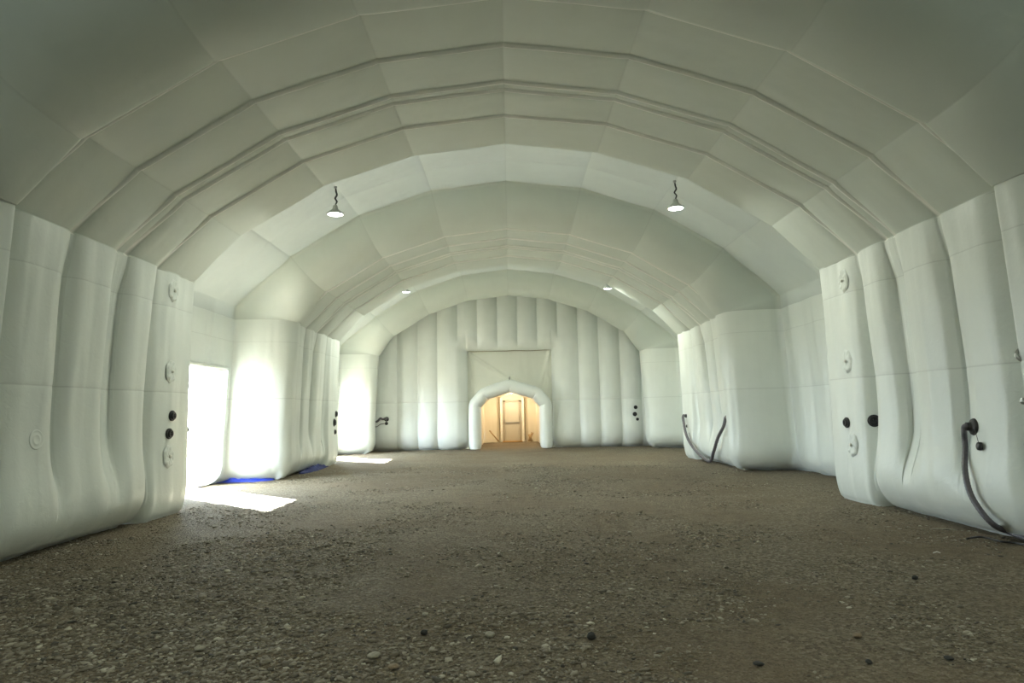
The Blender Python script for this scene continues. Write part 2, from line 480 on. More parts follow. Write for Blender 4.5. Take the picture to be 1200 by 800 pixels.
def backwall():
    xs = sorted(set([round(t, 3) for t in list(np.arange(-7.4, 7.41, .06)) + bx_up[1:-1] + [-DW, DW] + [b + s for b in bx_up[1:-1] for s in (-.02, .02)]]))
    zz = sorted(set([round(t, 3) for t in [-.1] + list(np.linspace(0, .6, 14)) + list(np.arange(.65, 7.4, .09)) + [2.0, 2.02, 2.04, DZ, DZ + .03, DZ + .08, DZ + .16]]))
    v = []; f = []; sm = []
    for x in xs:
        for z in zz:
            v.append((x, back_y(x, z), z)); sm.append(.35 if abs(z - 2.02) < .005 else (.25 if any(abs(x - b) < .005 for b in (bx_up if z > 4.9 or abs(x) > 2.5 else [9]) if abs(b) > .001) else 0))
    n = len(zz)
    for i in range(len(xs) - 1):
        xm = (xs[i] + xs[i + 1]) / 2
        for k in range(n - 1):
            zm = (zz[k] + zz[k + 1]) / 2
            if abs(xm) < DW and zm < DZ: continue
            q = i * n + k; f.append((q, q + n, q + n + 1, q + 1))
    for sx in (-1, 1):      # jambs and head of the entrance opening run back to the canvas
        b0 = len(v)
        for z in [q for q in zz if q <= DZ]:
            v += [(sx * DW, back_y(sx * DW, z), z), (sx * DW, 30.3, z)]; sm += [0, 0]
        for k in range((len(v) - b0) // 2 - 1):
            q = b0 + 2 * k; f.append((q, q + 1, q + 3, q + 2))
    b0 = len(v)
    for x in [q for q in xs if -DW <= q <= DW]:
        v += [(x, back_y(x, DZ), DZ), (x, 30.3, DZ)]; sm += [0, 0]
    for k in range((len(v) - b0) // 2 - 1):
        q = b0 + 2 * k; f.append((q, q + 1, q + 3, q + 2))
    struct(mesh('wall_back', v, f, M['back'], None, True, {'seam': sm}))
backwall()

# front wall behind the camera
def frontwall():
    v = []; f = []
    xs = np.arange(-6.6, 6.61, .15); zz = np.arange(0, 7.01, .25)
    for x in xs:
        for z in zz: v.append((x, -3.5 + .18 * abs(math.sin(x * PI / .9)) ** .6 - .0, z))
    n = len(zz)
    for i in range(len(xs) - 1):
        for k in range(n - 1):
            q = i * n + k; f.append((q, q + 1, q + n + 1, q + n))
    struct(mesh('wall_front', v, f, M['back'], None, True))
frontwall()

# canvas above and around the entrance arch
PATH = [(-1.50, 0.02), (-1.50, 1.86), (-1.10, 2.33), (0.0, 2.66), (1.10, 2.33), (1.50, 1.86), (1.50, 0.02)]
def inside_path(x, z, g=0):
    ax = abs(x)
    if ax > 1.5 + g: return False
    if ax < 1.10: top = lerp(2.66, 2.33, ax / 1.10)
    else: top = lerp(2.33, 1.86, min(1, (ax - 1.10) / .40))
    return z < top + g
def seg_d(x, z, a, b):
    ax, az = a; bx, bz = b; t = ((x - ax) * (bx - ax) + (z - az) * (bz - az)) / ((bx - ax) ** 2 + (bz - az) ** 2)
    t = max(0, min(1, t)); return math.hypot(x - ax - t * (bx - ax), z - az - t * (bz - az)), t
def canvas():
    folds = [((-1.75, 4.15), (0, 2.95), .07, .10), ((-1.6, 4.1), (-.1, 3.1), -.03, .06), ((0, 2.95), (1.2, 2.55), .06, .09), ((0, 2.95), (-1.2, 2.5), .05, .07), ((1.75, 4.2), (1.55, 2.6), .05, .08),
             ((-1.75, 4.2), (-1.5, 2.4), .04, .08), ((1.78, 4.2), (1.25, 2.4), .04, .07), ((-1.7, 3.0), (-1.5, 1.), .03, .05), ((1.7, 3.0), (1.6, .8), .03, .05)]
    xs = np.linspace(-1.84, 1.84, 110); zz = np.linspace(-.1, 4.24, 120); v = []; f = []
    for x in xs:
        for z in zz:
            d = 0
            for a, b, am, w in folds:
                q, t = seg_d(x, z, a, b); d += 1.3 * am * math.exp(-(q / w) ** 2) * (.4 + .6 * (1 - t))
            d += .02 * noise.noise(Vector((x * 1.4, z * 1.2, 5)))
            v.append((x, 29.76 - d, z))
    n = len(zz)
    for i in range(len(xs) - 1):
        for k in range(n - 1):
            xm = (xs[i] + xs[i + 1]) / 2; zm = (zz[k] + zz[k + 1]) / 2
            if inside_path(xm, zm, -.16): continue
            q = i * n + k; f.append((q, q + n, q + n + 1, q + 1))
    root = empty('canvas_panel', (0, 29.46, 0))
    tag(root, 'creased cream canvas panel filling the back wall above the inflated entrance arch', 'canvas panel')
    o = mesh('canvas_sheet', v, f, M['canvas']); o.parent = root; o.matrix_parent_inverse = Matrix.Translation((0, -29.46, 0))
    mb = MB(); mb.tube([(x, 29.66 - .015 * math.sin(x * 9), 4.19 + .01 * math.sin(x * 5)) for x in np.linspace(-1.78, 1.78, 40)], .016, 6)
    o = mb.build('lacing_cord', M['frame'], root); o.matrix_parent_inverse = Matrix.Translation((0, -29.46, 0))
    mb = MB(); mb.tube([(-.02, 29.60, 2.93), (.0, 29.58, 2.99), (.01, 29.60, 3.06)], .025, 8)
    o = mb.build('grommet_tie', M['chrome'], root); o.matrix_parent_inverse = Matrix.Translation((0, -29.46, 0))
    return root
canvas()

def arch():
    pts = []; rad = []
    R = .275
    segs = [40, 10, 22, 22, 10, 40]
    for i in range(6):
        a, b = PATH[i], PATH[i + 1]
        for k in range(segs[i]):
            t = k / segs[i]; pts.append((lerp(a[0], b[0], t), 29.08, lerp(a[1], b[1], t)))
            de = min(t, 1 - t) * math.hypot(b[0] - a[0], b[1] - a[1])
            s = 1 - .08 * math.exp(-de / .05) if 0 < i < 5 or de > .0 and t > .5 and i == 0 or i == 5 and t < .5 else 1
            if i == 0: dz = pts[-1][2]
            elif i == 5: dz = pts[-1][2]
            else: dz = 9
            if dz < .3: s *= math.sqrt(max(.05, 1 - (1 - dz / .3) ** 2)) * .35 + .65
            rad.append(R * s)
    pts.append((PATH[-1][0], 29.08, PATH[-1][1])); rad.append(R * .72)
    # 2D mitred sweep
    v = []; f = []; n = 26; m = len(pts)
    for i, p in enumerate(pts):
        a = Vector(pts[max(i - 1, 0)]); b = Vector(pts[min(i + 1, m - 1)]); t = (b - a).normalized()
        nn = Vector((t.z, 0, -t.x)); bb = Vector((0, 1, 0))
        for k in range(n):
            q = 2 * PI * k / n; wob = 1 + .02 * noise.noise(Vector((i * .22, k * .5, 1)))
            v.append(Vector(p) + nn * (math.cos(q) * rad[i] * wob) + bb * (math.sin(q) * rad[i] * 1.02))
    for i in range(m - 1):
        for k in range(n): f.append((i * n + k, i * n + (k + 1) % n, i * n + n + (k + 1) % n, i * n + n + k))
    f.append(tuple(range(n))); f.append(tuple(range((m - 1) * n, m * n))[::-1])
    o = mesh('entrance_arch', v, f, M['back'])
    tag(o, 'inflated white tube arch with a low gable framing the lit entrance in the back wall', 'arch')
arch()

# ------------------------------------------------------------------ entry tunnel behind the arch
def vestibule():
    prof = [(-1.42, -.12), (-1.36, .6), (-1.36, 1.9), (-1.0, 2.32), (0, 2.66), (1.0, 2.32), (1.36, 1.9), (1.36, .6), (1.42, -.12)]
    ys = np.linspace(29.38, 35.45, 50); v = []; f = []
    for y in ys:
        for i in range(len(prof) - 1):
            for k in range(8):
                t = k / 8; x = lerp(prof[i][0], prof[i + 1][0], t); z = lerp(prof[i][1], prof[i + 1][1], t)
                c = x / 1.4; d = .03 * noise.noise(Vector((y * 1.5, z * 2, c)))
                rib = .05 * math.exp(-((((y - 29.2) % 1.25) - .62) / .06) ** 2)
                v.append((x * (1 - rib * .6) - d * c, y, z - (rib + d) * (z > 2)))
        v.append((prof[-1][0], y, 0))
    n = 8 * (len(prof) - 1) + 1
    for i in range(len(ys) - 1):
        for k in range(n - 1):
            q = i * n + k; f.append((q, q + 1, q + n + 1, q + n))
    o = struct(mesh('wall_entry', v, f, M['lining']))
    # end wall with a doorway frame
    c = .09
    mb = MB()
    v = []; f = []
    xs = np.linspace(-1.5, 1.5, 40); zz = np.linspace(-.12, 2.8, 40)
    for x in xs:
        for z in zz: v.append((x, 35.45 + .02 * noise.noise(Vector((x * 2, z * 1.5, 9))), z))
    for i in range(39):
        for k in range(39):
            q = i * 40 + k; f.append((q, q + 40, q + 41, q + 1))
    struct(mesh('wall_entry_end', v, f, M['lining']))
    # door
    Y = 35.32
    root = empty('door_1', (c, Y, 0)); struct(root)
    def part(mb, name, mat, par=root, smooth=False):
        o = mb.build(name, mat, par, smooth)
        if par is root: o.matrix_parent_inverse = Matrix.Translation((-c, -Y, 0))
        return o
    mb = MB(); mb.box(c - .36, c + .36, Y - .02, Y + .03, .06, 2.03)
    leaf = part(mb, 'door_leaf', M['door'])
    mb = MB()
    mb.box(c - .48, c - .37, Y - .05, Y + .06, 0.02, 2.12); mb.box(c + .37, c + .48, Y - .05, Y + .06, .02, 2.12); mb.box(c - .48, c + .48, Y - .05, Y + .06, 2.04, 2.14)
    part(mb, 'door_frame', M['frame'])
    mb = MB(); mb.box(c - .35, c + .35, Y - .09, Y - .05, .97, 1.02); mb.box(c - .30, c - .26, Y - .06, Y - .02, .97, 1.02); mb.box(c + .26, c + .30, Y - .06, Y - .02, .97, 1.02)
    part(mb, 'push_bar', M['chrome'])
    mb = MB(); mb.lathe([(0, 0), (.035, 0), (.035, .03), (.02, .05), (0, .05)], 14)
    for s, nm in ((-1, 'door_handle'), (1, 'door_handle')):
        mb = MB(); mb.box(c + s * .425 - .02, c + s * .425 + .02, Y - .09, Y - .045, 1.05, 1.2); part(mb, nm, M['chrome'])
    mb = MB(); mb.box(c - .50, c + .50, Y - .25, Y - .04, 0.02, .06); part(mb, 'threshold', M['amber'])
    # bright posts each side, and small gable rafters
    for i, x in enumerate((-.46, .64)):
        mb = MB(); mb.box(x - .055, x + .055, Y - .16, Y - .08, 0.02, 2.27)
        o = mb.build('entry_post', M['post'], None, False)
        tag(o, 'white upright post at the %s edge of the beige entrance door' % ('left', 'right')[i], 'post', 'posts beside the entrance door')
        mb = MB(); sx = x - .1 if i == 0 else x + .1
        mb.box(sx - .02, sx + .02, Y - .03, Y + .0, .1, 2.2)  # darker strip put in for the shaded gap beside the post
        o = mb.build('gap_strip_%d' % (i + 1), M['frame'], None, False); struct(o)
    mb = MB(); zr = Y - .21
    mb.tube([(-.52, zr, 2.27), (.09, zr, 2.52), (.70, zr, 2.27)], .035, 8)
    o = mb.build('gable_rafter', M['post'], None, True); tag(o, 'pale gable rafters peaked over the entrance door', 'rafter')
    mb = MB(); mb.tube([(-1.08, Y - .3, .62), (-.62, Y - .3, .06)], .035, 8)
    o = mb.build('leaning_board', M['wood']); tag(o, 'slanting wooden board low on the left inside the entrance', 'board')
    mb = MB()
    for k in range(9):
        a = k * .7; mb.tube([(1.0 + .12 * math.cos(a), Y - .35 + .05 * math.sin(a), .03), (.98 + .06 * math.cos(a + 1), Y - .33, .22), (1.02 + .13 * math.cos(a + 2), Y - .33, .34 + .02 * k)], .022, 6)
    o = mb.build('tool_bundle', M['wood']); tag(o, 'small dark bundle on the ground at the right inside the entrance', 'bundle')
    # warm lamp in the tunnel roof
    root = empty('entry_lamp', (0.05, 32.6, 2.42)); tag(root, 'warm bulb lamp hidden up in the roof of the entrance tunnel', 'lamp')
    mb = MB(); mb.lathe([(0.001, .12), (.03, .12), (.035, .06), (.11, .0), (.115, -.005), (.10, 0), (.03, .05), (.001, .055)], 20); mb.build('lamp_shade', M['lampw'], root)
    mb = MB(); mb.lathe([(0.001, -.03), (.03, -.02), (.045, .01), (.03, .04), (.001, .05)], 16); mb.build('bulb', lens_mat('warm_bulb', (1, .72, .38), 30), root)
    for yy in (30.9, 34.2):
        la = bpy.data.lights.new('entry_light', 'POINT'); la.energy = ENTRY; la.color = (1, .80, .55); la.shadow_soft_size = .12
        lo = bpy.data.objects.new('entry_light', la); COL.objects.link(lo); lo.location = (.05, yy, 2.1)
ENTRY = 80
vestibule()

# ------------------------------------------------------------------ floor
def gh(x, y):
    return .022 * noise.noise(Vector((x * .7, y * .7, 0))) + .014 * noise.noise(Vector((x * 2.6, y * 2.6, 3))) + .006 * noise.noise(Vector((x * 8, y * 8, 6)))
def floor():
    xs = np.arange(-8.4, 8.41, .14); v = []; f = []
    ys = list(np.arange(-4, 3.5, .3)) + list(np.arange(3.5, 14, .08)) + list(np.arange(14, 36.4, .2))
    for y in ys:
        for x in xs: v.append((x, y, gh(x, y) - .012))
    n = len(xs)
    for i in range(len(ys) - 1):
        for k in range(n - 1):
            q = i * n + k; f.append((q, q + 1, q + n + 1, q + n))
    struct(mesh('floor', v, f, M['floor'], None, True))
floor()
# camera basis (shared by placements taken from the photograph)
F_PX = 800.
roll = math.radians(1.15)
Yc = Vector((598 - 600, -(481 - 400), F_PX)).normalized()
Zc = Vector((-math.sin(roll), math.cos(roll), 0)); Zc = (Zc - Yc * Zc.dot(Yc)).normalized()
Xc = Zc.cross(Yc)          # world X in camera (right, up, forward) coords; left-handed frame
CAMP = Vector((0, 0, 1.6))
def unp(px, py, y=None, z=None):
    d = Vector((px - 600, 400 - py, F_PX)); w = Vector((Xc.dot(d), Yc.dot(d), Zc.dot(d)))
    s = y / w.y if y is not None else (z - CAMP.z) / w.z
    return CAMP + w * s

STONES = [(693, 748), (574, 744), (497, 743), (438, 768), (461, 780), (498, 721), (1005, 743), (1018, 773), (889, 779), (1072, 675), (1112, 771), (234, 762)]
KEEP = [tuple(unp(a, b, z=0.0))[:2] for a, b in STONES]
ico_v = []; 
def ico():
    t = (1 + 5 ** .5) / 2
    v = np.array([(-1, t, 0), (1, t, 0), (-1, -t, 0), (1, -t, 0), (0, -1, t), (0, 1, t), (0, -1, -t), (0, 1, -t), (t, 0, -1), (t, 0, 1), (-t, 0, -1), (-t, 0, 1)], float)
    v /= np.linalg.norm(v[0])
    f = np.array([(0, 11, 5), (0, 5, 1), (0, 1, 7), (0, 7, 10), (0, 10, 11), (1, 5, 9), (5, 11, 4), (11, 10, 2), (10, 7, 6), (7, 1, 8), (3, 9, 4), (3, 4, 2), (3, 2, 6), (3, 6, 8), (3, 8, 9), (4, 9, 5), (2, 4, 11), (6, 2, 10), (8, 6, 7), (9, 8, 1)])
    return v, f
def gravel():
    iv, iff = ico(); V = []; T = []; count = 0; want = 60000; tries = 0
    while count < want and tries < 600000:
        tries += 1
        # more samples near the viewer
        y = 3.7 + (RNG.random() ** 1.7) * 17; x = (RNG.random() * 2 - 1) * min(6.0 if y < 30 else 6, .8 * y + .6)
        if abs(x) > 5.9: continue
        d = noise.noise(Vector((x * .55, y * .55, 12))) * .9 + noise.noise(Vector((x * 1.9, y * 1.9, 31))) * .6
        left = sst(2.5, -3.5, x) * .75 * sst(13, 5, y)
        p = max(0, min(1, .10 + d * 1.0 + left * 1.05))
        if any((x - sx) ** 2 + (y - sy) ** 2 < .0064 for sx, sy in KEEP): continue
        if RNG.random() > p: continue
        s = .0055 + .0095 * RNG.random() ** 2 + (.016 * RNG.random() if RNG.random() < .10 else 0)
        s *= 1 + .25 * left
        a = RNG.random() * 6.28; ca, sa = math.cos(a), math.sin(a)
        jit = 1 + (RNG.random((12, 1)) - .5) * .75
        q = iv * jit * np.array([s * 1.35, s * .95, s * (.28 + .25 * RNG.random())])
        tl = (RNG.random() - .5) * .5
        q = np.stack([q[:, 0] * ca - q[:, 1] * sa, q[:, 0] * sa + q[:, 1] * ca, q[:, 2] + q[:, 0] * tl], 1)
        q += np.array([x, y, gh(x, y) - .012 + s * .16])
        V.append(q); T.append(np.full(12, min(1, max(0, RNG.normal(.5, .22))))); count += 1
    V = np.concatenate(V); T = np.concatenate(T)
    F = (iff[None] + (np.arange(count) * 12)[:, None, None]).reshape(-1, 3)
    me = bpy.data.meshes.new('gravel')
    me.vertices.add(len(V)); me.vertices.foreach_set('co', V.astype(np.float32).ravel())
    me.loops.add(len(F) * 3); me.loops.foreach_set('vertex_index', F.astype(np.int32).ravel())
    me.polygons.add(len(F)); me.polygons.foreach_set('loop_start', np.arange(0, len(F) * 3, 3, dtype=np.int32))
    me.update(calc_edges=True); me.validate()
    at = me.attributes.new('tone', 'FLOAT', 'POINT'); at.data.foreach_set('value', T.astype(np.float32))
    o = link('gravel', me, M['stone'], None, False)
    tag(o, 'loose grey-brown crushed gravel scattered over the dirt floor', 'gravel', None, 'stuff')
gravel()

# individual stones
def stone(px, py, wpx, mat, label, flat=.55, seed=0):
    p = unp(px, py, z=0.0); d = p.y; s = wpx * d / 800 / 2
    iv, iff = ico(); bm_v = []
    import bmesh
    bm = bmesh.new(); bmesh.ops.create_icosphere(bm, subdivisions=3, radius=1)
    for v in bm.verts:
        k = 1 + .28 * noise.noise(v.co * 1.3 + Vector((seed * 7, 3, 1))) + .12 * noise.noise(v.co * 3.5 + Vector((seed * 3, 0, 0)))
        v.co = Vector((v.co.x * s, v.co.y * s * .85, v.co.z * s * flat)) * k
    me = bpy.data.meshes.new('stone'); bm.to_mesh(me); bm.free()
    o = link('stone', me, mat, None, True); o.location = (p.x, p.y, gh(p.x, p.y) + s * flat * .35)
    o.rotation_euler = (0, 0, seed)
    tag(o, label, 'stone', 'larger stones on the dirt floor')
stone(693, 748, 11, M['stonedark'], 'dark round stone alone in the near middle of the dirt floor', .75, 1)
stone(574, 744, 12, M['stonepale'], 'pale angular stone in the near middle, left of the lone dark stone', .5, 2)
stone(497, 743, 8, M['stonedark'], 'small dark stone left of the pale angular stone, nearer than the pale pair', .8, 3)
stone(438, 768, 16, M['stonepale'], 'wide pale flat stone at the front of the floor, left of centre', .35, 4)
stone(461, 780, 14, M['stonebrown'], 'brown flat stone just in front of the wide pale flat stone', .35, 5)
stone(498, 721, 7, M['stonepale'], 'small pale stone behind the small dark one, left of centre', .6, 6)
stone(1005, 743, 11, M['stonebrown'], 'brown stone on bare dirt at the right front of the floor', .45, 7)
stone(1018, 773, 8, M['stonedark'], 'dark stone in front of the brown stone at right front', .6, 8)
stone(889, 779, 12, M['stonedark'], 'dark flat stone near the front edge, right of centre', .35, 9)
stone(1072, 675, 7, M['stonedark'], 'small dark stone on the right, between brown stone and white scrap', .7, 10)
stone(1112, 771, 11, M['stonedark'], 'dark flat stone in the right front corner of the floor', .35, 11)
stone(234, 762, 13, M['stonepale'], 'pale broad stone in thick gravel at the left front', .4, 12)
p = unp(1098, 648, z=.01)
mb = MB(); mb.tube(spline([(p.x - .035, p.y + .01, .012), (p.x, p.y, .025), (p.x + .03, p.y - .01, .015)], 5), .006, 6)
tag(mb.build('plastic_scrap', M['post']), 'curled white plastic scrap on the dirt near the right wall', 'scrap')
a = unp(1093, 620, z=.01); b = unp(1122, 622, z=.01)
mb = MB(); mb.tube([(a.x, a.y, .02), ((a.x + b.x) / 2, (a.y + b.y) / 2 + .01, .028), (b.x, b.y, .018)], .005, 6)
tag(mb.build('twig', M['stonepale']), 'thin pale twig on the dirt in front of the right wall', 'twig')

# ------------------------------------------------------------------ air valves
def make_valve(r=.075):
    root = empty('air_valve')
    mb = MB(); mb.lathe([(r * 1.15, -.02), (r * 1.18, .006), (r * 1.1, .012), (r * .86, .012), (r * .84, .004)], 28); mb.build('flange', M['rubber'], root)
    mb = MB(); mb.lathe([(r * .86, -.01), (r * .86, .03), (r * .8, .038), (r * .45, .038), (r * .42, .030), (.001, .030)], 28)
    for k in range(4):
        a = k * PI / 2 + .4; x, y = math.cos(a) * r * .25, math.sin(a) * r * .25
        mb.tube([(0, 0, .036), (x * 1.6, y * 1.6, .036)], .006, 6)
    mb.build('cap', M['black'], root)
    return root
VPROTO = [make_valve()]
used = [False]
def put(proto_list, flag, loc, q, sc, label, cat, group):
    o = proto_list[0] if not flag[0] else copy_tree(proto_list[0]); flag[0] = True
    o.location = loc; o.rotation_mode = 'QUATERNION'; o.rotation_quaternion = q; o.scale = (sc,) * 3
    tag(o, label, cat, group); return o
def z_of(px, py, y): return unp(px, py, y=y).z
def y_of_wall(px, py, side):
    """depth where the pixel ray meets the narrow-cell wall"""
    best = None
    for y in np.arange(7.5, 23, .03):
        p = unp(px, py, y=float(y)); 
        if not 0 < p.z < 3.9: continue
        if any(a + .1 < y < b - .3 for a, b in ((12, 17.65), )): continue
        if abs(abs(p.x) - 5.65) > .5: continue
        e = abs(abs(p.x) - wx_at(side, float(y), p.z))
        if best is None or e < best[0]: best = (e, float(y), p.z)
    return best[1], best[2]
def valve_px(px, py, side, sc, label, y=None):
    if y is None: y, z = y_of_wall(px, py, side)
    else: z = z_of(px, py, y)
    loc, q = wall_frame(side, y, z, .012)
    return put(VPROTO, used, loc, q, sc, label, 'air valve', 'black air valves on the inflated walls')
valve_px(199, 487, -1, 1.0, 'upper of two black air valves on the near left column')
valve_px(197, 508, -1, 1.0, 'lower of two black air valves on the near left column')
valve_px(392, 485, -1, 1.15, 'top black air valve of three on the far left column', y=22.05)
valve_px(389, 495, -1, 1.4, 'middle and largest black air valve on the far left column', y=21.8)
valve_px(391, 506, -1, .9, 'lowest black air valve of three on the far left column', y=21.95)
valve_px(995, 495, 1, 1.0, 'round black air valve between two cream rosettes on right column')
valve_px(1013, 493, 1, 1.1, 'black air valve half hidden beside the right column', y=10.84)
valve_px(857, 500, 1, 1.0, 'black air valve under the far right hose end', y=17.9)
def valve_at(loc, nrm, sc, label):
    q = Vector(nrm).to_track_quat('Z', 'Y')
    return put(VPROTO, used, loc, q, sc, label, 'air valve', 'black air valves on the inflated walls')
# edge of left column facing the wide bay
valve_at((-5.70, 12.1, z_of(221, 503, 12.1)), (.5, .85, 0), .8, 'small air valve on the back edge of the near left column')
p = unp(343, 498, y=17.6); valve_at((-5.62, 17.72, p.z), (1, .3, 0), .8, 'small air valve on the inner edge of the bright left tube')
for (px, py, sc, lb) in ((745, 477, .95, 'top'), (744, 485, 1.1, 'middle'), (747, 491, .75, 'lowest')):
    p = unp(px, py, y=BY - .2); yy = back_y(p.x, p.z)
    valve_at((p.x, yy - .01, p.z), (0, -1, 0), sc * .95, lb + ' of three black air valves on the right of the back wall')

# cream gathered rosettes
def make_rosette():
    v = []; f = []; nr, na = 7, 40
    for i in range(nr):
        r = .02 + .15 * i / (nr - 1)
        for k in range(na):
            a = 2 * PI * k / na
            h = .008 + .011 * math.sin(a * 9 + i * .8) * .6 * (i / nr) + .012 * noise.noise(Vector((math.cos(a) * 2, math.sin(a) * 2, i * .6)))
            if i == nr - 1: h = -.01
            rr = r * (1 + .05 * math.sin(a * 7 + 1))
            v.append((rr * math.cos(a) * .8, rr * math.sin(a), h + .012))
    for i in range(nr - 1):
        for k in range(na): f.append((i * na + k, i * na + (k + 1) % na, i * na + na + (k + 1) % na, i * na + na + k)[::-1])
    f.append(tuple(range(na)))
    root = empty('fabric_rosette'); mesh('ruffle', v, f, M['wall'], root)
    mb = MB(); mb.lathe([(.001, .045), (.02, .042), (.026, .025), (.02, .0)], 12); mb.build('knot', M['patch'], root)
    return root
RP = [make_rosette()]; ru = [False]
def rosette(px, py, side, sc, label):
    y, z = y_of_wall(px, py, side); loc, q = wall_frame(side, y, z, .0)
    put(RP, ru, loc, q, sc, label, 'rosette', 'gathered fabric rosettes on the near columns')
rosette(204, 341, -1, 1.1, 'gathered cream rosette at the top of the near left column')
rosette(200, 435, -1, 1.1, 'gathered cream rosette halfway up the near left column')
rosette(195, 535, -1, 1.1, 'gathered cream rosette below the valves on the near left column')
rosette(988, 329, 1, 1.15, 'gathered cream rosette at the top of the right column')
rosette(992, 423, 1, 1.15, 'gathered cream rosette halfway up the right column')
rosette(1001, 521, 1, 1.15, 'gathered cream rosette below the valve on the right column')
# round welded patch on near left cell
y, z = y_of_wall(41, 515, -1); loc, q = wall_frame(-1, y, z, .004)
mb = MB(); mb.lathe([(.001, .006), (.045, .006), (.05, .010), (.06, .010), (.065, .004), (.10, .004), (.105, .008), (.115, .006), (.12, -.01)], 36)
o = mb.build('welded_patch', M['wall']); o.location = loc; o.scale = (1, 1, .5); o.rotation_mode = 'QUATERNION'; o.rotation_quaternion = q
tag(o, 'round white welded patch low on the nearest left wall cell', 'patch')

# ------------------------------------------------------------------ hoses
def port(name_root, loc, q, sc=1.0):
    mb = MB(); r = .085 * sc
    mb.lathe([(r * 1.2, -.03), (r * 1.22, .01), (r * 1.1, .03), (r * .8, .035), (r * .62, .05), (r * .58, .09)], 28)
    o = mb.build('hose_port', M['rubber'], name_root); return o
def wallp(px, py, side):
    y, z = y_of_wall(px, py, side); return wall_frame(side, y, z, 0)
def mkhose(name, pts, r, mat, label, rib=.9, ports=(), n=14):
    root = empty(name, pts[0])
    mb = MB(); P = spline([Vector(p) - Vector(pts[0]) for p in pts], n)
    mb.tube(P, r, 12, rib); mb.build('hose', mat, root)
    for (loc, q, sc) in ports:
        o = port(root, loc, q, sc); o.location = Vector(loc) - Vector(pts[0]); o.rotation_mode = 'QUATERNION'; o.rotation_quaternion = q
    tag(root, label, 'hose'); return root
# near right hose
loc, q = wallp(1143, 500, 1)
n = q @ Vector((0, 0, 1))
def wp(px, py, side, lift):
    y, z = y_of_wall(px, py, side); l, q_ = wall_frame(side, y, z, lift); return l
pts = [loc + n * .02, loc + n * .10, wp(1135, 508, 1, .13), wp(1134, 525, 1, .09), wp(1139, 555, 1, .08), wp(1150, 583, 1, .08), wp(1170, 607, 1, .10)]
g = unp(1192, 624, z=.05); pts += [Vector((g.x - .14, g.y - .05, .075)), Vector((g.x - .16, g.y - .5, .05)), Vector((g.x - .12, g.y - 1.2, .05))]
h = mkhose('air_hose', pts, .034, M['hose'], 'thick grey hose hanging from a black port on the near right wall', .93, [(loc, q, 1.0)], 16)
l2 = wp(1151, 523, 1, .03); l1 = wp(1149, 503, 1, .05)
mb = MB(); mb.tube([l1 - pts[0], (l1 + l2) / 2 - pts[0] + Vector((0, .0, 0)), l2 - pts[0]], .0035, 6); mb.build('cap_string', M['cord'], h)
mb = MB(); mb.lathe([(.001, .03), (.03, .03), (.048, .02), (.052, 0), (.05, -.02), (.001, -.02)], 20); o = mb.build('hanging_cap', M['black'], h)
o.location = l2 - pts[0]; o.rotation_mode = 'QUATERNION'; o.rotation_quaternion = q
# hoses on the nearest right tube (at the frame edge)
def tube_pt(px, py, lift=0):
    # tube face nearest the frame edge: solve along the ray
    best = None
    for ri in range(len(ROWS)):
        if not 6.3 < ROWS[ri][0] < 7.6: continue
        for zz_ in np.arange(.3, 3.9, .03):
            P = Vector(wall_pt(1, ri, float(zz_))); w = P - CAMP
            cx = Xc * w.x + Yc * w.y + Zc * w.z
            u, v_ = 600 + F_PX * cx.x / cx.z, 400 - F_PX * cx.y / cx.z
            e = (u - px) ** 2 + (v_ - py) ** 2
            if best is None or e < best[0]: best = (e, P)
    P = best[1]; return P + Vector((-lift * .8, -lift * .6, 0))
a0 = tube_pt(1199, 424, .0)
root_pts = [a0 + Vector((.12, -.0, 0)), a0 + Vector((-.0, -.06, -.01)), a0 + Vector((-.06, -.05, .02)), a0 + Vector((-.085, -.03, .07)), a0 + Vector((-.04, -.01, .12)), a0 + Vector((.03, .02, .15))]
mkhose('bent_pipe', root_pts, .02, M['chrome'], 'bent steel pipe elbow sticking out at the right frame edge', 1)
a1 = tube_pt(1197, 470, .0)
mb = MB(); mb.tube([a1 + Vector((.1, 0, 0)), a1 + Vector((-.03, -.03, 0)), a1 + Vector((-.07, -.05, 0))], .028, 12); mb.tube([a1 + Vector((-.045, -.04, 0)), a1 + Vector((-.075, -.052, 0))], .036, 12)
tag(mb.build('pipe_stub', M['chrome']), 'short steel pipe stub below the bent pipe at the right edge', 'pipe')
a2 = tube_pt(1199, 521, .0)
valve_at(a2 + Vector((-.02, -.02, 0)), (-.8, -.6, 0), .8, 'black air valve at the right frame edge below the steel pipe stub')
# black cable on the ground, right
P = [unp(1133, 631, z=.02), unp(1150, 629, z=.02), unp(1172, 634, z=.02), unp(1190, 636, z=.02), unp(1215, 641, z=.02)]
mb = MB(); mb.tube(spline([(p.x, p.y, .02) for p in P], 8), .012, 8); tag(mb.build('cable', M['black']), 'thin black cable lying on the dirt under the near right hose', 'cable')

